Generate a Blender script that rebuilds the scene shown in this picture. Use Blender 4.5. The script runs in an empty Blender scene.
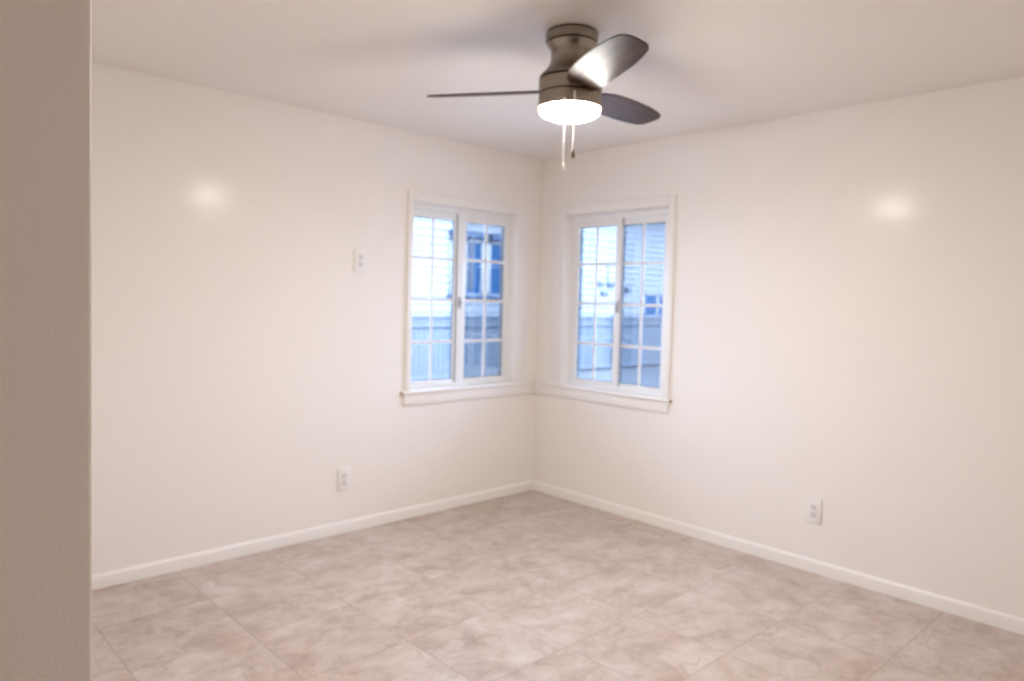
import bpy, bmesh, math
from mathutils import Vector, Matrix

C = bpy.context.scene.collection
SC = bpy.context.scene

# ------------------------------------------------------------------ camera
R_AX = Vector((0.72826, -0.68480, 0.02563))
U_AX = Vector((0.01985, 0.05848, 0.99809))
F_AX = R_AX.cross(U_AX) * -1.0
cd = bpy.data.cameras.new('camera')
cam = bpy.data.objects.new('camera', cd)
C.objects.link(cam)
cd.sensor_width = 36.0
cd.lens = 719.86 / 1024.0 * 36.0
cd.clip_start = 0.02
cd.clip_end = 200.0
m = Matrix((R_AX, U_AX, -F_AX)).transposed().to_4x4()
m.translation = Vector((-3.7893, -3.7506, 1.4123))
cam.matrix_world = m
cd.dof.use_dof = True
cd.dof.focus_distance = 0.80
cd.dof.aperture_fstop = 6.0
SC.camera = cam

# ------------------------------------------------------------------ light and exposure
SC.view_settings.view_transform = 'Standard'
SC.view_settings.look = 'None'
SC.view_settings.gamma = 1.0
SC.view_settings.exposure = 0.0
SC.view_settings.use_curve_mapping = False
SC.cycles.use_denoising = True
SC.cycles.diffuse_bounces = 8
SC.cycles.max_bounces = 16
SC.cycles.transparent_max_bounces = 16

SKY_COLOUR = (0.50, 0.66, 1.0)
SKY_STRENGTH = 20.0
LAMP_COLOUR = (1.0, 0.975, 0.910)
LAMP_STRENGTH = 232.0

world = bpy.data.worlds.new('dusk_sky')
SC.world = world
world.use_nodes = True
nt = world.node_tree
nt.nodes.clear()
wo = nt.nodes.new('ShaderNodeOutputWorld')
wb = nt.nodes.new('ShaderNodeBackground')
wb.inputs[0].default_value = SKY_COLOUR + (1.0,)
wb.inputs[1].default_value = SKY_STRENGTH
nt.links.new(wb.outputs[0], wo.inputs[0])


# ------------------------------------------------------------------ materials
def mat(name, col, rough=0.5, metal=0.0, bump=None, coat=0.0, spec=0.5):
    """plain principled surface; bump = (noise scale, strength, distance)"""
    mt = bpy.data.materials.new(name)
    mt.use_nodes = True
    t = mt.node_tree
    b = t.nodes['Principled BSDF']
    b.inputs['Base Color'].default_value = tuple(col) + (1.0,)
    b.inputs['Roughness'].default_value = rough
    b.inputs['Metallic'].default_value = metal
    b.inputs['Specular IOR Level'].default_value = spec
    if coat:
        b.inputs['Coat Weight'].default_value = coat
        b.inputs['Coat Roughness'].default_value = 0.1
    if bump:
        tc = t.nodes.new('ShaderNodeTexCoord')
        n = t.nodes.new('ShaderNodeTexNoise')
        n.inputs['Scale'].default_value = bump[0]
        n.inputs['Detail'].default_value = 2.0
        bp = t.nodes.new('ShaderNodeBump')
        bp.inputs['Strength'].default_value = bump[1]
        bp.inputs['Distance'].default_value = bump[2]
        t.links.new(tc.outputs['Object'], n.inputs['Vector'])
        t.links.new(n.outputs['Fac'], bp.inputs['Height'])
        t.links.new(bp.outputs['Normal'], b.inputs['Normal'])
    return mt


def floor_material():
    mt = bpy.data.materials.new('travertine_tile')
    mt.use_nodes = True
    t = mt.node_tree
    N, L = t.nodes, t.links
    b = N['Principled BSDF']
    tc = N.new('ShaderNodeTexCoord')
    S = 0.4605

    def math_node(op, a, bv=None):
        n = N.new('ShaderNodeMath')
        n.operation = op
        if hasattr(a, 'links'):
            L.new(a, n.inputs[0])
        else:
            n.inputs[0].default_value = a
        if bv is not None:
            if hasattr(bv, 'links'):
                L.new(bv, n.inputs[1])
            else:
                n.inputs[1].default_value = bv
        return n.outputs[0]

    sep = N.new('ShaderNodeSeparateXYZ')
    L.new(tc.outputs['Object'], sep.inputs[0])
    gx = math_node('DIVIDE', math_node('ADD', sep.outputs[0], 2.557), S)
    gy = math_node('DIVIDE', math_node('ADD', sep.outputs[1], 1.837), S)
    cx, cy = math_node('FLOOR', gx), math_node('FLOOR', gy)
    ex = math_node('ABSOLUTE', math_node('SUBTRACT', math_node('FRACT', gx), 0.5))
    ey = math_node('ABSOLUTE', math_node('SUBTRACT', math_node('FRACT', gy), 0.5))
    edge = math_node('MAXIMUM', ex, ey)
    grout = N.new('ShaderNodeMapRange')
    grout.inputs['From Min'].default_value = 0.4960
    grout.inputs['From Max'].default_value = 0.4978
    L.new(edge, grout.inputs['Value'])
    # a different piece of stone on every tile
    cell = N.new('ShaderNodeCombineXYZ')
    L.new(cx, cell.inputs[0])
    L.new(cy, cell.inputs[1])
    wn = N.new('ShaderNodeTexWhiteNoise')
    wn.noise_dimensions = '3D'
    L.new(cell.outputs[0], wn.inputs['Vector'])
    off = N.new('ShaderNodeVectorMath')
    off.operation = 'SCALE'
    off.inputs['Scale'].default_value = 0.22
    L.new(wn.outputs['Color'], off.inputs[0])
    mp = N.new('ShaderNodeMapping')
    mp.inputs['Rotation'].default_value = (0, 0, math.radians(40))
    mp.inputs['Scale'].default_value = (1.0, 1.2, 1.0)
    L.new(tc.outputs['Object'], mp.inputs['Vector'])
    add = N.new('ShaderNodeVectorMath')
    add.operation = 'ADD'
    L.new(mp.outputs[0], add.inputs[0])
    L.new(off.outputs[0], add.inputs[1])
    # clouds
    n1 = N.new('ShaderNodeTexNoise')
    n1.inputs['Scale'].default_value = 4.6
    n1.inputs['Detail'].default_value = 9.0
    n1.inputs['Roughness'].default_value = 0.68
    n1.inputs['Distortion'].default_value = 0.55
    L.new(add.outputs[0], n1.inputs['Vector'])
    n4 = N.new('ShaderNodeTexNoise')
    n4.inputs['Scale'].default_value = 13.0
    n4.inputs['Detail'].default_value = 6.0
    n4.inputs['Roughness'].default_value = 0.7
    n4.inputs['Distortion'].default_value = 0.5
    L.new(add.outputs[0], n4.inputs['Vector'])
    cloud = math_node('ADD', math_node('MULTIPLY', n1.outputs['Fac'], 0.74), math_node('MULTIPLY', n4.outputs['Fac'], 0.26))
    r1 = N.new('ShaderNodeValToRGB')
    e = r1.color_ramp.elements
    e[0].position, e[0].color = 0.33, (0.345, 0.255, 0.200, 1)
    e[1].position, e[1].color = 0.66, (0.630, 0.555, 0.520, 1)
    k = r1.color_ramp.elements.new(0.49)
    k.color = (0.515, 0.420, 0.358, 1)
    L.new(cloud, r1.inputs[0])
    # rusty drifts
    n2 = N.new('ShaderNodeTexNoise')
    n2.inputs['Scale'].default_value = 5.0
    n2.inputs['Detail'].default_value = 5.0
    n2.inputs['Distortion'].default_value = 0.8
    L.new(add.outputs[0], n2.inputs['Vector'])
    r2 = N.new('ShaderNodeMapRange')
    r2.inputs['From Min'].default_value = 0.56
    r2.inputs['From Max'].default_value = 0.74
    r2.inputs['To Max'].default_value = 0.34
    L.new(n2.outputs['Fac'], r2.inputs['Value'])
    mx = N.new('ShaderNodeMix')
    mx.data_type = 'RGBA'
    mx.inputs['B'].default_value = (0.44, 0.285, 0.22, 1)
    L.new(r2.outputs[0], mx.inputs['Factor'])
    L.new(r1.outputs[0], mx.inputs['A'])
    # thin veins
    n3 = N.new('ShaderNodeTexNoise')
    n3.inputs['Scale'].default_value = 3.4
    n3.inputs['Detail'].default_value = 6.0
    n3.inputs['Distortion'].default_value = 0.8
    L.new(add.outputs[0], n3.inputs['Vector'])
    v = math_node('ABSOLUTE', math_node('SUBTRACT', n3.outputs['Fac'], 0.5))
    r3 = N.new('ShaderNodeMapRange')
    r3.inputs['From Min'].default_value = 0.0
    r3.inputs['From Max'].default_value = 0.016
    r3.inputs['To Min'].default_value = 0.42
    r3.inputs['To Max'].default_value = 0.0
    L.new(v, r3.inputs['Value'])
    mv = N.new('ShaderNodeMix')
    mv.data_type = 'RGBA'
    mv.inputs['B'].default_value = (0.32, 0.225, 0.17, 1)
    L.new(r3.outputs[0], mv.inputs['Factor'])
    L.new(mx.outputs['Result'], mv.inputs['A'])
    mg = N.new('ShaderNodeMix')
    mg.data_type = 'RGBA'
    mg.inputs['B'].default_value = (0.29, 0.21, 0.165, 1)
    L.new(grout.outputs[0], mg.inputs['Factor'])
    L.new(mv.outputs['Result'], mg.inputs['A'])
    L.new(mg.outputs['Result'], b.inputs['Base Color'])
    b.inputs['Roughness'].default_value = 0.40
    b.inputs['Specular IOR Level'].default_value = 0.85
    h = N.new('ShaderNodeMath')
    h.operation = 'SUBTRACT'
    L.new(n1.outputs['Fac'], h.inputs[0])
    L.new(grout.outputs[0], h.inputs[1])
    bp = N.new('ShaderNodeBump')
    bp.inputs['Strength'].default_value = 0.25
    bp.inputs['Distance'].default_value = 0.002
    L.new(h.outputs[0], bp.inputs['Height'])
    L.new(bp.outputs['Normal'], b.inputs['Normal'])
    return mt


def wood_material():
    mt = mat('dark_walnut', (0.03, 0.02, 0.018), 0.37, spec=0.10)
    t = mt.node_tree
    b = t.nodes['Principled BSDF']
    tc = t.nodes.new('ShaderNodeTexCoord')
    mp = t.nodes.new('ShaderNodeMapping')
    mp.inputs['Scale'].default_value = (3.0, 60.0, 10.0)
    n = t.nodes.new('ShaderNodeTexNoise')
    n.inputs['Scale'].default_value = 1.0
    n.inputs['Detail'].default_value = 4.0
    r = t.nodes.new('ShaderNodeValToRGB')
    e = r.color_ramp.elements
    e[0].position, e[0].color = 0.3, (0.028, 0.015, 0.0125, 1)
    e[1].position, e[1].color = 0.75, (0.095, 0.054, 0.045, 1)
    t.links.new(tc.outputs['Object'], mp.inputs[0])
    t.links.new(mp.outputs[0], n.inputs['Vector'])
    t.links.new(n.outputs['Fac'], r.inputs[0])
    t.links.new(r.outputs[0], b.inputs['Base Color'])
    return mt


def mix_transparent(name, fac_transparent, other):
    """thin sheet: part of the light goes straight through"""
    mt = bpy.data.materials.new(name)
    mt.use_nodes = True
    t = mt.node_tree
    t.nodes.clear()
    o = t.nodes.new('ShaderNodeOutputMaterial')
    mx = t.nodes.new('ShaderNodeMixShader')
    tr = t.nodes.new('ShaderNodeBsdfTransparent')
    if other == 'glass':
        tr.inputs[0].default_value = (0.95, 0.97, 0.98, 1)
        s = t.nodes.new('ShaderNodeBsdfGlossy')
        s.inputs['Roughness'].default_value = 0.02
        fr = t.nodes.new('ShaderNodeFresnel')
        fr.inputs[0].default_value = 1.45
        t.links.new(fr.outputs[0], mx.inputs[0])
    else:
        s = t.nodes.new('ShaderNodeBsdfDiffuse')
        s.inputs[0].default_value = tuple(other) + (1,)
        mx.inputs[0].default_value = 1.0 - fac_transparent
    t.links.new(tr.outputs[0], mx.inputs[1])
    t.links.new(s.outputs[0], mx.inputs[2])
    t.links.new(mx.outputs[0], o.inputs[0])
    return mt


def emit(name, col, strength):
    mt = bpy.data.materials.new(name)
    mt.use_nodes = True
    t = mt.node_tree
    b = t.nodes['Principled BSDF']
    b.inputs['Base Color'].default_value = (0.9, 0.9, 0.88, 1)
    b.inputs['Emission Color'].default_value = tuple(col) + (1,)
    b.inputs['Emission Strength'].default_value = strength
    return mt


M = dict(
    wall=mat('satin_wall_paint', (0.87, 0.83, 0.79), 0.17, bump=(95.0, 0.07, 0.003), spec=0.07),
    ceiling=mat('ceiling_paint', (0.86, 0.815, 0.77), 0.55, bump=(80.0, 0.15, 0.004)),
    near=mat('hall_wall_paint', (0.87, 0.815, 0.755), 0.45, bump=(260.0, 0.35, 0.002)),
    trim=mat('white_gloss_trim', (0.87, 0.84, 0.81), 0.30),
    vinyl=mat('white_vinyl', (0.86, 0.86, 0.86), 0.35),
    muntin=mat('muntin_white', (0.80, 0.80, 0.81), 0.4),
    gasket=mat('dark_gasket', (0.014, 0.019, 0.028), 0.6),
    glass=mix_transparent('window_glass', 0.0, 'glass'),
    screen=mix_transparent('insect_screen', 0.72, (0.004, 0.008, 0.02)),
    plate=mat('outlet_plastic', (0.84, 0.82, 0.80), 0.3),
    sash_gap=mat('gap_shade_grey', (0.36, 0.37, 0.40), 0.6),
    latch=mat('latch_grey', (0.45, 0.45, 0.47), 0.4),
    end_brown=mat('sill_end_brown', (0.42, 0.33, 0.26), 0.7),  # brown-grey tone of the thin caps on the stool ends
    socket=mat('outlet_socket', (0.74, 0.72, 0.70), 0.35),
    slot=mat('outlet_slot', (0.06, 0.05, 0.05), 0.5),
    metal=mat('brushed_nickel', (0.33, 0.285, 0.24), 0.34, metal=1.0),
    groove=mat('groove_dark', (0.02, 0.017, 0.015), 0.5, metal=0.6),
    chrome=mat('chain_white', (0.88, 0.87, 0.85), 0.3),
    bronze=mat('fob_bronze', (0.22, 0.15, 0.11), 0.35, metal=0.6),
    blade=wood_material(),
    lamp=emit('led_diffuser', LAMP_COLOUR, LAMP_STRENGTH),
    floor=floor_material(),
    siding=mat('grey_white_siding', (0.205, 0.215, 0.22), 0.7),
    house_trim=mat('house_trim_white', (0.24, 0.235, 0.225), 0.6),
    shade=mat('navy_paint', (0.035, 0.065, 0.11), 0.6),
    dark_glass=mat('dark_pane', (0.018, 0.065, 0.135), 0.4, spec=0.1),
    curtain=mat('curtain_grey_blue', (0.08, 0.10, 0.125), 0.9),
    shutter=mat('shutter_blue_grey', (0.09, 0.125, 0.165), 0.7),
    box=mat('utility_grey', (0.05, 0.065, 0.085), 0.6),
    bounce_slab=mat('pale_bounce', (0.55, 0.54, 0.52), 0.9, bump=(8.0, 0.3, 0.01)),  # pale colour that throws sky light up through the windows
    roof=mat('roof_shingle', (0.16, 0.16, 0.18), 0.9, bump=(25.0, 0.4, 0.02)),
    fence=mat('vinyl_fence', (0.070, 0.084, 0.098), 0.5),
    fence_dark=mat('fence_gap', (0.035, 0.045, 0.055), 0.7),
    ground=mat('gravel_yard', (0.050, 0.057, 0.064), 0.9, bump=(8.0, 0.3, 0.02)),
)


# ------------------------------------------------------------------ mesh helpers
class MB:
    def __init__(self):
        self.bm = bmesh.new()

    def box(self, lo, hi, bevel=0.0, seg=2):
        lo, hi = [min(a, b) for a, b in zip(lo, hi)], [max(a, b) for a, b in zip(lo, hi)]
        t = bmesh.new()
        bmesh.ops.create_cube(t, size=1.0)
        for v in t.verts:
            for i in range(3):
                v.co[i] = lo[i] + (v.co[i] + 0.5) * (hi[i] - lo[i])
        if bevel:
            bmesh.ops.bevel(t, geom=list(t.edges), offset=bevel, segments=seg, affect='EDGES', profile=0.5)
        self._merge(t)
        return self

    def lathe(self, prof, seg=72, centre=(0, 0)):
        """closed of revolution from (radius, z) points about a vertical axis"""
        bm = self.bm
        rings = []
        for r, z in prof:
            if r < 1e-6:
                rings.append([bm.verts.new((centre[0], centre[1], z))])
            else:
                rings.append([bm.verts.new((centre[0] + r * math.cos(2 * math.pi * i / seg),
                                            centre[1] + r * math.sin(2 * math.pi * i / seg), z)) for i in range(seg)])
        for a, b in zip(rings, rings[1:]):
            for i in range(seg):
                j = (i + 1) % seg
                if len(a) == 1 and len(b) == 1:
                    continue
                if len(a) == 1:
                    bm.faces.new((a[0], b[j], b[i]))
                elif len(b) == 1:
                    bm.faces.new((a[i], a[j], b[0]))
                else:
                    bm.faces.new((a[i], a[j], b[j], b[i]))
        return self

    def prism(self, pts, vec, bevel=0.0):
        """closed polygon pts (3D) extruded by vec"""
        t = bmesh.new()
        vs = [t.verts.new(q) for q in pts]
        f = t.faces.new(vs)
        r = bmesh.ops.extrude_face_region(t, geom=[f])
        bmesh.ops.translate(t, vec=Vector(vec), verts=[g for g in r['geom'] if isinstance(g, bmesh.types.BMVert)])
        if bevel:
            bmesh.ops.bevel(t, geom=list(t.edges), offset=bevel, segments=2, affect='EDGES', profile=0.5)
        self._merge(t)
        return self

    def _merge(self, t):
        me = bpy.data.meshes.new('tmp')
        t.to_mesh(me)
        t.free()
        self.bm.from_mesh(me)
        bpy.data.meshes.remove(me)

    def build(self, name, material, parent=None, angle=35, loc=None):
        bmesh.ops.recalc_face_normals(self.bm, faces=list(self.bm.faces))
        me = bpy.data.meshes.new(name)
        self.bm.to_mesh(me)
        self.bm.free()
        for p in me.polygons:
            p.use_smooth = True
        me.set_sharp_from_angle(angle=math.radians(angle))
        me.materials.append(material)
        o = bpy.data.objects.new(name, me)
        C.objects.link(o)
        if parent:
            o.parent = parent
        if loc is not None:
            o.location = loc
        return o


def tag(o, label, cat, group=None, kind=None):
    o['label'] = label
    o['category'] = cat
    if group:
        o['group'] = group
    if kind:
        o['kind'] = kind
    return o


def empty(name, loc=(0, 0, 0), rz=0.0):
    o = bpy.data.objects.new(name, None)
    C.objects.link(o)
    o.location = loc
    o.rotation_euler = (0, 0, rz)
    o.empty_display_size = 0.1
    return o


# ------------------------------------------------------------------ room shell
H = 2.44
XL, YB = -3.5853, -3.90          # room: x XL..0, y YB..0
XA = -4.75                      # far side of the entry behind the camera
YN = -2.873                     # face of the near partition

MB().box((XA - 0.2, YB - 0.2, -0.1), (0.15, 0.15, 0.0)).build('floor', M['floor'])
tag(bpy.data.objects['floor'], 'beige travertine floor tiles with brown clouding across the room', 'floor', kind='structure')
MB().box((XA - 0.2, YB - 0.2, H), (0.15, 0.15, H + 0.1)).build('ceiling', M['ceiling'])
tag(bpy.data.objects['ceiling'], 'plain off-white ceiling above the fan', 'ceiling', kind='structure')


def holed_wall(name, mp, u0, u1, hole, thick, material):
    """wall sheet of thickness thick with one rectangular opening; mp(u, w, z) -> world"""
    a, b, c, d = hole
    us, zs = [u0, a, b, u1], [0.0, c, d, H]
    bm = bmesh.new()
    V = {}
    for s, w in ((0, 0.0), (1, thick)):
        for i, u in enumerate(us):
            for j, z in enumerate(zs):
                V[s, i, j] = bm.verts.new(mp(u, w, z))
    for s in (0, 1):
        for i in range(3):
            for j in range(3):
                if (i, j) != (1, 1):
                    bm.faces.new((V[s, i, j], V[s, i + 1, j], V[s, i + 1, j + 1], V[s, i, j + 1]))
    for i in range(3):
        for j in (0, 3):
            bm.faces.new((V[0, i, j], V[0, i + 1, j], V[1, i + 1, j], V[1, i, j]))
            bm.faces.new((V[0, j, i], V[0, j, i + 1], V[1, j, i + 1], V[1, j, i]))
    ring = [(1, 1), (2, 1), (2, 2), (1, 2)]
    for k in range(4):
        p, q = ring[k], ring[(k + 1) % 4]
        bm.faces.new((V[0, p[0], p[1]], V[0, q[0], q[1]], V[1, q[0], q[1]], V[1, p[0], p[1]]))
    x = MB()
    x.bm.free()
    x.bm = bm
    return x.build(name, material)


def map_left(u, w, z):
    return (u, w, z)


def map_right(u, w, z):
    return (w, u, z)


WALL_T = 0.14
Z0, Z1 = 0.800, 2.025
LWIN = (-1.135, -0.230)
RWIN = (-1.130, -0.255)
tag(holed_wall('wall_left', map_left, XL - 0.1, 0.0, LWIN + (Z0, Z1), WALL_T, M['wall']),
    'off-white satin wall on the left, with the window over its right end', 'wall', kind='structure')
tag(holed_wall('wall_right', map_right, YB - 0.1, 0.0, RWIN + (Z0, Z1), WALL_T, M['wall']),
    'off-white satin wall on the right, with the window over its left end', 'wall', kind='structure')
MB().box((0.0, 0.0, 0.0), (WALL_T, WALL_T, H)).build('wall_corner', M['wall'])
tag(bpy.data.objects['wall_corner'], 'corner post where the two windowed walls meet', 'wall', kind='structure')
MB().box((XA - 0.1, YB - 0.1, 0.0), (0.0, YB, H)).build('wall_back', M['wall'])
tag(bpy.data.objects['wall_back'], 'plain off-white wall behind the camera', 'wall', kind='structure')
MB().box((XA - 0.1, YB, 0.0), (XA, YN + 0.1, H)).build('wall_entry', M['wall'])
tag(bpy.data.objects['wall_entry'], 'plain off-white wall of the entry beside the camera', 'wall', kind='structure')

# near partition: an L that ends in the edge seen at the left of the photo, a little out of plumb
LEAN = 0.0058


def partition():
    t = 0.115
    pts = [(XA, YN), (XL, YN), (XL, 0.0), (XL - t, 0.0), (XL - t, YN + t), (XA, YN + t)]
    b = MB()
    bm = b.bm
    lo = [bm.verts.new((x, y, 0.0)) for x, y in pts]
    hi = [bm.verts.new((x, y, H)) for x, y in pts]
    n = len(pts)
    for i in range(n):
        j = (i + 1) % n
        bm.faces.new((lo[i], lo[j], hi[j], hi[i]))
    bm.faces.new(lo[::-1])
    bm.faces.new(hi)
    ed = [e for e in bm.edges if all(abs(v.co.x - XL) < 1e-6 and abs(v.co.y - YN) < 1e-6 for v in e.verts)]
    bmesh.ops.bevel(bm, geom=ed, offset=0.006, segments=4, affect='EDGES', profile=0.5)
    for v in bm.verts:
        if abs(v.co.x - XL) < 0.01 and abs(v.co.y - YN) < 0.01:
            v.co.x += LEAN * (v.co.z - 1.41)
    return b.build('wall_near', M['near'], angle=60)


tag(partition(), 'shaded beige wall end close up at the left edge of the picture', 'wall', kind='structure')


# baseboards with a rounded top
def baseboard(name, mp, u0, u1, label):
    b = MB()
    t, h = 0.013, 0.068
    prof = [(0, 0), (-t, 0), (-t, h - 0.016), (-t * 0.85, h - 0.006), (-t * 0.45, h - 0.001), (0, h)]
    b.prism([mp(u0, w, z) for w, z in prof], Vector(mp(u1, 0, 0)) - Vector(mp(u0, 0, 0)))
    return tag(b.build(name, M['trim'], angle=50), label, 'baseboard', kind='structure')


baseboard('baseboard_left', map_left, XL, 0.0, 'white baseboard along the foot of the left wall')
baseboard('baseboard_right', map_right, YB, 0.0, 'white baseboard along the foot of the right wall')


# ------------------------------------------------------------------ windows
def window(name, mp, op, end, front, back, screen_side, far_w, head_w, label):
    """op: opening (far, corner); front/back: glass spans of the two sashes along u; end: outer end of the stool"""
    far, cor = op
    root = tag(empty(name, mp((far + cor) / 2, 0.0, Z0)), label, 'window', kind='structure')
    off = Vector(root.location)

    def P(u, w, z):
        return Vector(mp(u, w, z)) - off

    def bx(b, u0, u1, w0, w1, z0, z1, bev=0.0):
        b.box(P(u0, w0, z0), P(u1, w1, z1), bev)

    # casing boards on the wall
    b = MB(); bx(b, far - far_w, far, -0.013, 0.0, Z0 + 0.018, Z1 + head_w, 0.004); b.build('side_casing', M['trim'], root)
    b = MB(); bx(b, cor, cor + 0.098, -0.013, 0.0, Z0 + 0.018, Z1 + head_w, 0.004); b.build('side_casing', M['trim'], root)
    b = MB(); bx(b, far, cor, -0.013, 0.0, Z1, Z1 + head_w, 0.004); b.build('head_casing', M['trim'], root)
    # jamb lining of the opening
    b = MB()
    bx(b, far, far + 0.006, -0.004, 0.068, Z0 + 0.018, Z1)
    bx(b, cor - 0.006, cor, -0.004, 0.068, Z0 + 0.018, Z1)
    bx(b, far + 0.006, cor - 0.006, -0.004, 0.068, Z1 - 0.006, Z1)
    b.build('jamb_lining', M['trim'], root)
    # stool and apron, running on into the room corner
    b = MB()
    bx(b, far + 0.002, cor - 0.002, -0.001, 0.070, Z0 - 0.002, Z0 + 0.018)
    t = P(end, -0.028, Z0 - 0.002), P(-0.0, 0.0, Z0 + 0.018)
    b.box(t[0], t[1], 0.006)
    b.build('window_sill', M['trim'], root)
    b = MB(); bx(b, end + 0.018, 0.0, -0.014, 0.0, 0.727, Z0 - 0.002, 0.004); b.build('apron', M['trim'], root)
    # vinyl frame
    zt, zb = 1.935, 0.865
    f0, f1 = far, cor
    b = MB()
    fw = 0.030
    for (u0, u1, z0, z1) in ((f0, f0 + fw, Z0 + 0.018, Z1), (f1 - fw, f1, Z0 + 0.018, Z1),
                             (f0 + fw, f1 - fw, Z1 - 0.045, Z1), (f0 + fw, f1 - fw, Z0 + 0.018, Z0 + 0.040)):
        bx(b, u0, u1, 0.066, 0.110, z0, z1, 0.003)
    b.build('window_frame', M['vinyl'], root)
    # two sashes
    hz = (1.676, 1.400, 1.122)
    for which, (g0, g1), w in (('front', front, 0.074), ('back', back, 0.090)):
        mid = (front[0] + back[1]) / 2
        if which == 'front':
            s0, s1 = mid - 0.028, f1 - fw + 0.004
        else:
            s0, s1 = f0 + fw - 0.004, mid + 0.020
        b = MB()
        ww0, ww1 = w - 0.007, w + 0.008
        zz0, zz1 = Z0 + 0.036, Z1 - 0.040
        for (u0, u1, z0, z1) in ((s0, g0, zz0, zz1), (g1, s1, zz0, zz1), (g0, g1, zt, zz1), (g0, g1, zz0, zb)):
            bx(b, u0, u1, ww0, ww1, z0, z1, 0.002)
        sash = b.build('sash', M['vinyl'], root)
        b = MB(); bx(b, g0, g1, w + 0.002, w + 0.005, zb, zt); b.build('pane', M['glass'], sash)
        b = MB()
        gw = 0.010
        uc = (g0 + g1) / 2
        bx(b, uc - gw, uc + gw, w - 0.004, w + 0.001, zb, zt)
        for z in hz:
            bx(b, g0, uc - gw, w - 0.004, w + 0.001, z - gw, z + gw)
            bx(b, uc + gw, g1, w - 0.004, w + 0.001, z - gw, z + gw)
        b.build('muntin_grid', M['muntin'], sash)
        b = MB()
        e = 0.004
        for (u0, u1, z0, z1, e0) in ((g0 - e, g0 + e, zb, zt, 1), (g1 - e, g1 + e, zb, zt, 1), (g0, g1, zt - e, zt + e, 0), (g0, g1, zb - e, zb + e, 0)):
            bx(b, u0, u1, w + 0.006, (0.106 if e0 else w + 0.016), z0, z1)
        b.build('gasket', M['gasket'], sash)
    # insect screen outside one of the sashes
    g0, g1 = front if screen_side == 'front' else back
    b = MB()
    bx(b, g0 - 0.045, g1 + 0.045, 0.1072, 0.1077, zb - 0.02, zt + 0.03)
    b.build('insect_screen', M['screen'], root)
    # little latch where the sashes meet
    mid = (front[0] + back[1]) / 2
    b = MB()
    bx(b, mid - 0.020, mid + 0.004, 0.056, 0.071, 1.345, 1.425, 0.004)
    bx(b, mid - 0.012, mid - 0.004, 0.042, 0.058, 1.372, 1.400, 0.003)
    b.build('latch', M['latch'], root)
    b = MB(); bx(b, mid - 0.031, mid - 0.028, 0.070, 0.084, Z0 + 0.045, Z1 - 0.048); b.build('sash_gap_shade', M['sash_gap'], root)  # added grey strip, paints the shaded gap between the sash stiles
    b = MB(); bx(b, end - 0.003, end + 0.001, -0.0265, -0.0005, Z0 - 0.001, Z0 + 0.016); b.build('sill_end', M['end_brown'], root)
    return root


window('window_1', map_left, LWIN, -1.205, (-0.640, -0.280), (-1.092, -0.729), 'front', 0.042, 0.053,
       'white sliding window with grid panes on the left wall, dark house window beyond')
window('window_2', map_right, RWIN, -1.195, (-0.660, -0.330), (-1.042, -0.708), 'back', 0.050, 0.066,
       'white sliding window with grid panes on the right wall beside the corner')


# ------------------------------------------------------------------ outlets
def outlet(mp, u, z, label):
    loc = mp(u, 0.0, z)
    root = tag(empty('wall_outlet', loc), label, 'outlet', group='white wall outlets')
    off = Vector(loc)

    def P(du, w, dz):
        return Vector(mp(u + du, w, z + dz)) - off
    b = MB(); b.box(P(-0.042, -0.009, -0.069), P(0.042, 0.0, 0.069), 0.004); b.build('cover_plate', M['plate'], root)
    for s in (1, -1):
        b = MB(); b.box(P(-0.017, -0.0115, s * 0.021 - 0.015), P(0.017, -0.008, s * 0.020 + 0.015), 0.002)
        r = b.build('receptacle', M['socket'], root)
        b = MB()
        b.box(P(-0.0080, -0.0120, s * 0.021 - 0.001), P(-0.0055, -0.0110, s * 0.021 + 0.008))
        b.box(P(0.0055, -0.0120, s * 0.021 - 0.001), P(0.0080, -0.0110, s * 0.021 + 0.008))
        b.box(P(-0.002, -0.0120, s * 0.021 - 0.010), P(0.002, -0.0110, s * 0.021 - 0.006))
        b.build('slot', M['slot'], r)
    b = MB(); b.box(P(-0.003, -0.0105, -0.003), P(0.003, -0.008, 0.003), 0.001); b.build('screw', M['plate'], root)
    return root


outlet(map_left, -1.510, 1.622, 'white outlet plate high on the left wall beside the window')
outlet(map_left, -1.600, 0.325, 'white outlet plate low on the left wall above the baseboard')
outlet(map_right, -2.116, 0.331, 'white outlet plate low on the right wall above the baseboard')

# ------------------------------------------------------------------ ceiling fan
FX, FY = -1.707, -1.834
fan = tag(empty('ceiling_fan', (FX, FY, H)), 'brushed nickel ceiling fan with three dark blades and a lit round lamp', 'ceiling fan')


def fz(z):
    return z - H


def lathe_part(name, prof, material, parent, seg=96, angle=30):
    return MB().lathe([(r, fz(z)) for r, z in prof], seg).build(name, material, parent, angle=angle)


lathe_part('canopy_gap_shade', [(0.0, 2.44), (0.0965, 2.44), (0.0965, 2.432), (0.0, 2.432)], M['groove'], fan)  # dark disc: shadow in the gap above the canopy, put into colour
lathe_part('canopy', [(0.0, 2.433), (0.099, 2.433), (0.101, 2.431), (0.101, 2.404), (0.0995, 2.402), (0.0, 2.402)], M['metal'], fan)
lathe_part('motor_housing', [
    (0.0, 2.397), (0.0955, 2.397), (0.0965, 2.394), (0.092, 2.386), (0.083, 2.375), (0.0795, 2.368), (0.0795, 2.363),
    (0.0765, 2.362), (0.0765, 2.357), (0.0795, 2.356), (0.0785, 2.342), (0.0795, 2.328), (0.0860, 2.311), (0.0990, 2.294),
    (0.1120, 2.281), (0.1190, 2.272), (0.1210, 2.266), (0.0, 2.266)], M['metal'], fan)
lathe_part('canopy_groove', [(0.0, 2.403), (0.0955, 2.403), (0.0955, 2.396), (0.0, 2.396)], M['groove'], fan)
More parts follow.
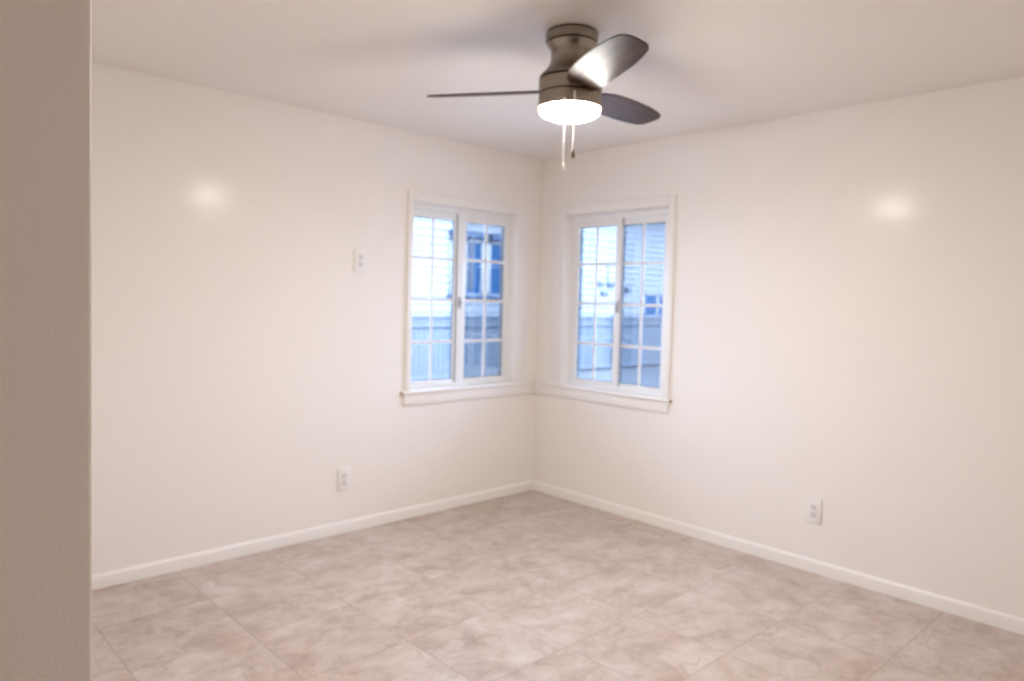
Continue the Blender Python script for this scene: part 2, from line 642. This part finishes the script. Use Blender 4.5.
lathe_part('rotor_gap', [(0.0, 2.267), (0.1175, 2.267), (0.1175, 2.256), (0.0, 2.256)], M['groove'], fan)
lathe_part('rotor_band', [(0.0, 2.257), (0.1205, 2.257), (0.122, 2.255), (0.122, 2.211), (0.1205, 2.209), (0.0, 2.209)], M['metal'], fan)
lathe_part('lower_groove', [(0.0, 2.210), (0.1185, 2.210), (0.1185, 2.202), (0.0, 2.202)], M['groove'], fan)
lathe_part('lamp_ring', [(0.0, 2.203), (0.1205, 2.203), (0.122, 2.201), (0.122, 2.154), (0.1205, 2.151), (0.0, 2.151)], M['metal'], fan)
lathe_part('lamp_diffuser', [(0.0, 2.152), (0.1160, 2.152), (0.1165, 2.147), (0.1150, 2.141), (0.1090, 2.133), (0.0970, 2.125),
                             (0.080, 2.119), (0.055, 2.114), (0.025, 2.1115), (0.0, 2.111)], M['lamp'], fan, angle=60)

BASE = math.atan2(R_AX.y, R_AX.x)
OUT = [(0.112, -0.058), (0.135, -0.078), (0.190, -0.097), (0.270, -0.107), (0.360, -0.112), (0.450, -0.113), (0.530, -0.106),
       (0.565, -0.098), (0.582, -0.084), (0.590, -0.064), (0.589, -0.040), (0.584, -0.012), (0.575, 0.004), (0.555, 0.016),
       (0.500, 0.028), (0.430, 0.038), (0.350, 0.044), (0.260, 0.048), (0.190, 0.050), (0.140, 0.050), (0.112, 0.046)]
PITCH = math.radians(13.0)


def make_blade():
    b = MB()
    t = 0.0055
    b.prism([(r, s, -t / 2) for r, s in OUT], (0, 0, t))
    o = b.build('blade', M['blade'], fan, angle=40)
    return o


first = make_blade()
for i, (deg, bz) in enumerate(((168.0, 2.2220), (-70.0, 2.2110), (51.5, 2.2145))):
    o = first if i == 0 else first.copy()
    if i:
        C.objects.link(o)
        o.parent = fan
    o.matrix_local = (Matrix.Translation((0, 0, fz(bz))) @ Matrix.Rotation(BASE + math.radians(deg), 4, 'Z')
                      @ Matrix.Rotation(-PITCH, 4, 'X'))


def pull_chain(ang, r, ztop, zbot, fob_mat, flen):
    x, y = r * math.cos(ang), r * math.sin(ang)
    b = MB()
    n = 0
    prof = [(0.0, fz(ztop))]
    z = ztop
    while z > zbot + flen:
        prof += [(0.0026, fz(z - 0.0006)), (0.0042, fz(z - 0.0020)), (0.0042, fz(z - 0.0030)), (0.0026, fz(z - 0.0045))]
        z -= 0.0050
    prof.append((0.0, fz(z)))
    b.lathe(prof, 10, (x, y))
    c = b.build('pull_chain', M['chrome'], fan, angle=60)
    b = MB()
    b.lathe([(0.0, fz(z + 0.002)), (0.0035, fz(z)), (0.0050, fz(z - flen * 0.25)), (0.0070, fz(z - flen * 0.6)),
             (0.0066, fz(z - flen * 0.85)), (0.0036, fz(z - flen * 0.98)), (0.0, fz(z - flen))], 20, (x, y))
    b.build('fob', fob_mat, c, angle=60)
    # short stub where the chain leaves the lamp ring
    b = MB()
    b.lathe([(0.0, fz(ztop + 0.004)), (0.0045, fz(ztop + 0.003)), (0.0045, fz(ztop - 0.008)), (0.0, fz(ztop - 0.010))], 16, (x, y))
    b.build('chain_outlet', M['chrome'], c)
    return c


TOWARDS = BASE - math.pi / 2
pull_chain(TOWARDS + 0.06, 0.126, 2.185, 1.943, M['bronze'], 0.034)
pull_chain(TOWARDS - 0.235, 0.126, 2.160, 1.900, M['chrome'], 0.030)

# ------------------------------------------------------------------ outside: yard, fence, the neighbour's house
GZ = -0.68
MB().box((-30, 0.6, GZ - 0.1), (60, 45, GZ)).box((0.6, -30, GZ - 0.1), (60, 0.6, GZ)).build('ground', M['ground'])
tag(bpy.data.objects['ground'], 'grey yard outside between the room and the pale fence', 'ground', kind='structure')

MB().box((-12, 0.3, GZ), (7.0, 7.0, GZ + 0.03)).box((0.3, -12, GZ), (7.0, 0.3, GZ + 0.03)).build('bounce_slab', M['bounce_slab'])  # added out of sight to bounce sky light onto the ceiling
tag(bpy.data.objects['bounce_slab'], 'unseen added pale paving close outside under the windows', 'reflector', kind='structure')

FY0 = 10.5
X0F, X1F = -2.0, 30.0
fence = tag(empty('yard_fence', (14.0, FY0, GZ)), 'long pale blue vinyl fence seen low through both windows', 'fence')
fo = Vector(fence.location)


def fbox(b, lo, hi, bev=0.0):
    b.box(Vector(lo) - fo, Vector(hi) - fo, bev)


b = MB()
x = X0F
while x < X1F:
    fbox(b, (x + 0.004, FY0, GZ + 0.12), (x + 0.146, FY0 + 0.03, 0.64))
    x += 0.15
b.build('board_panel', M['fence'], fence)
b = MB(); fbox(b, (X0F, FY0 + 0.012, GZ + 0.1), (X1F, FY0 + 0.022, 0.72)); b.build('panel_backing', M['fence_dark'], fence)
b = MB()
x = X0F
while x < X1F:
    fbox(b, (x, FY0 + 0.008, 0.70), (x + 0.055, FY0 + 0.026, 0.93))
    x += 0.062
b.build('top_panel', M['fence'], fence)
b = MB(); fbox(b, (X0F, FY0 - 0.025, 0.92), (X1F, FY0 + 0.055, 0.985), 0.008); b.build('top_rail', M['fence'], fence)
b = MB(); fbox(b, (X0F, FY0 - 0.030, 0.685), (X1F, FY0 + 0.055, 0.745), 0.008); b.build('middle_rail', M['fence'], fence)
b = MB(); fbox(b, (X0F, FY0 - 0.030, GZ + 0.05), (X1F, FY0 + 0.055, GZ + 0.16), 0.008); b.build('bottom_rail', M['fence'], fence)
x = X0F
while x <= X1F + 0.01:
    b = MB(); fbox(b, (x - 0.06, FY0 - 0.045, GZ), (x + 0.06, FY0 + 0.075, 1.01), 0.01)
    post = b.build('fence_post', M['fence'], fence)
    x += 4.0

HY = 12.5
house = tag(empty('neighbour_house', (14.0, HY, GZ)), 'white clapboard house beyond the fence with dark windows', 'house')
ho = Vector(house.location)


def hbox(b, lo, hi, bev=0.0):
    b.box(Vector(lo) - ho, Vector(hi) - ho, bev)


# lapped siding as one long profile, each board leaning out to a butt edge
HX0, HX1, HT = -4.0, 34.0, 4.75
prof = []
z = GZ
while z < HT - 0.01:
    prof += [(-0.040, z + 0.030), (-0.012, z + 0.21), (0.006, z + 0.21), (0.006, z + 0.24)]
    z += 0.21
prof += [(6.0, z), (6.0, GZ)]
b = MB()
b.prism([Vector((HX0, HY + w, zz)) - ho for w, zz in prof], (HX1 - HX0, 0, 0))
b.build('clapboard_wall', M['siding'], house, angle=10)
b = MB()
b.prism([Vector((HX0 - 0.4, HY + w, zz)) - ho for w, zz in ((-0.90, 4.78), (-0.90, 4.94), (3.0, 6.5), (6.90, 4.94), (6.90, 4.78))], (HX1 - HX0 + 0.8, 0, 0))
b.build('roof', M['roof'], house)
b = MB(); hbox(b, (HX0 - 0.4, HY - 0.93, 4.74), (HX1 + 0.4, HY - 0.90, 4.96)); b.build('fascia', M['house_trim'], house)

# big window with a scalloped valance
WX0, WX1, WZ0, WZ1 = 8.98, 11.06, 1.50, 3.12
b = MB()
bars = ((WX0, WX0 + 0.09), (9.46, 9.60), (10.13, 10.52), (10.93, WX1))
for u0, u1 in bars:
    hbox(b, (u0, HY - 0.09, WZ0), (u1, HY + 0.0, WZ1), 0.006)
hbox(b, (WX0, HY - 0.09, WZ1 - 0.07), (WX1, HY, WZ1), 0.006)
hbox(b, (WX0, HY - 0.09, WZ0), (WX1, HY, WZ0 + 0.07), 0.006)
wf = b.build('window_frame', M['house_trim'], house)
for u0, u1 in ((9.07, 9.46), (9.60, 10.13), (10.52, 10.93)):
    b = MB(); hbox(b, (u0, HY - 0.045, WZ0 + 0.07), (u1, HY - 0.035, WZ1 - 0.07)); b.build('pane', M['dark_glass'], wf)
b = MB()
for k in range(5):                                  # pleated curtain drawn to one side
    hbox(b, (9.61 + k * 0.055, HY - 0.062, WZ0 + 0.20), (9.655 + k * 0.055, HY - 0.046, WZ1 - 0.10), 0.006)
b.build('curtain', M['curtain'], wf)
b = MB(); hbox(b, (9.08, HY - 0.07, WZ0 + 0.07), (9.46, HY - 0.046, WZ1 - 0.07), 0.005); b.build('shutter', M['shutter'], wf)
for a0, a1, n in ((WX0 - 0.02, 10.22, 6), (10.46, WX1 + 0.03, 3)):
    pts = [(a0, 3.37)]
    for k in range(n * 6 + 1):
        pts.append((a0 + (a1 - a0) * k / (n * 6), 3.21 - 0.055 * abs(math.sin(math.pi * k / 6))))
    pts.append((a1, 3.37))
    b = MB()
    b.prism([Vector((u, HY - 0.20, zz)) - ho for u, zz in pts], (0, 0.20, 0))
    b.build('valance', M['shade'], house)
b = MB(); hbox(b, (WX0 - 0.06, HY - 0.15, 1.43), (WX1 - 0.10, HY + 0.0, 1.53), 0.01); b.build('window_ledge', M['shade'], house)

# small low window
b = MB()
for u0, u1, z0, z1 in ((18.10, 18.24, 0.90, 1.80), (18.97, 19.13, 0.90, 1.80), (19.47, 19.60, 0.90, 1.80),
                       (18.10, 19.60, 1.72, 1.82), (18.10, 19.60, 0.88, 0.96)):
    hbox(b, (u0, HY - 0.07, z0), (u1, HY, z1), 0.006)
wf = b.build('window_frame', M['house_trim'], house)
for u0, u1 in ((18.24, 18.97), (19.13, 19.47)):
    b = MB(); hbox(b, (u0, HY - 0.045, 0.96), (u1, HY - 0.032, 1.72)); b.build('pane', M['dark_glass'], wf)

# vents and utility boxes on the wall
for u0, u1, z0, z1 in ((15.52, 15.80, 1.96, 2.14), (16.02, 16.40, 1.96, 2.14), (15.70, 16.06, 1.65, 1.80), (17.06, 17.30, 1.80, 1.98)):
    b = MB(); hbox(b, (u0, HY - 0.10, z0), (u1, HY + 0.0, z1), 0.012); v = b.build('utility_box', M['box'], house)
b = MB(); hbox(b, (16.02, HY - 0.05, 2.14), (16.09, HY + 0.0, 2.72), 0.01); b.build('conduit', M['shutter'], house)
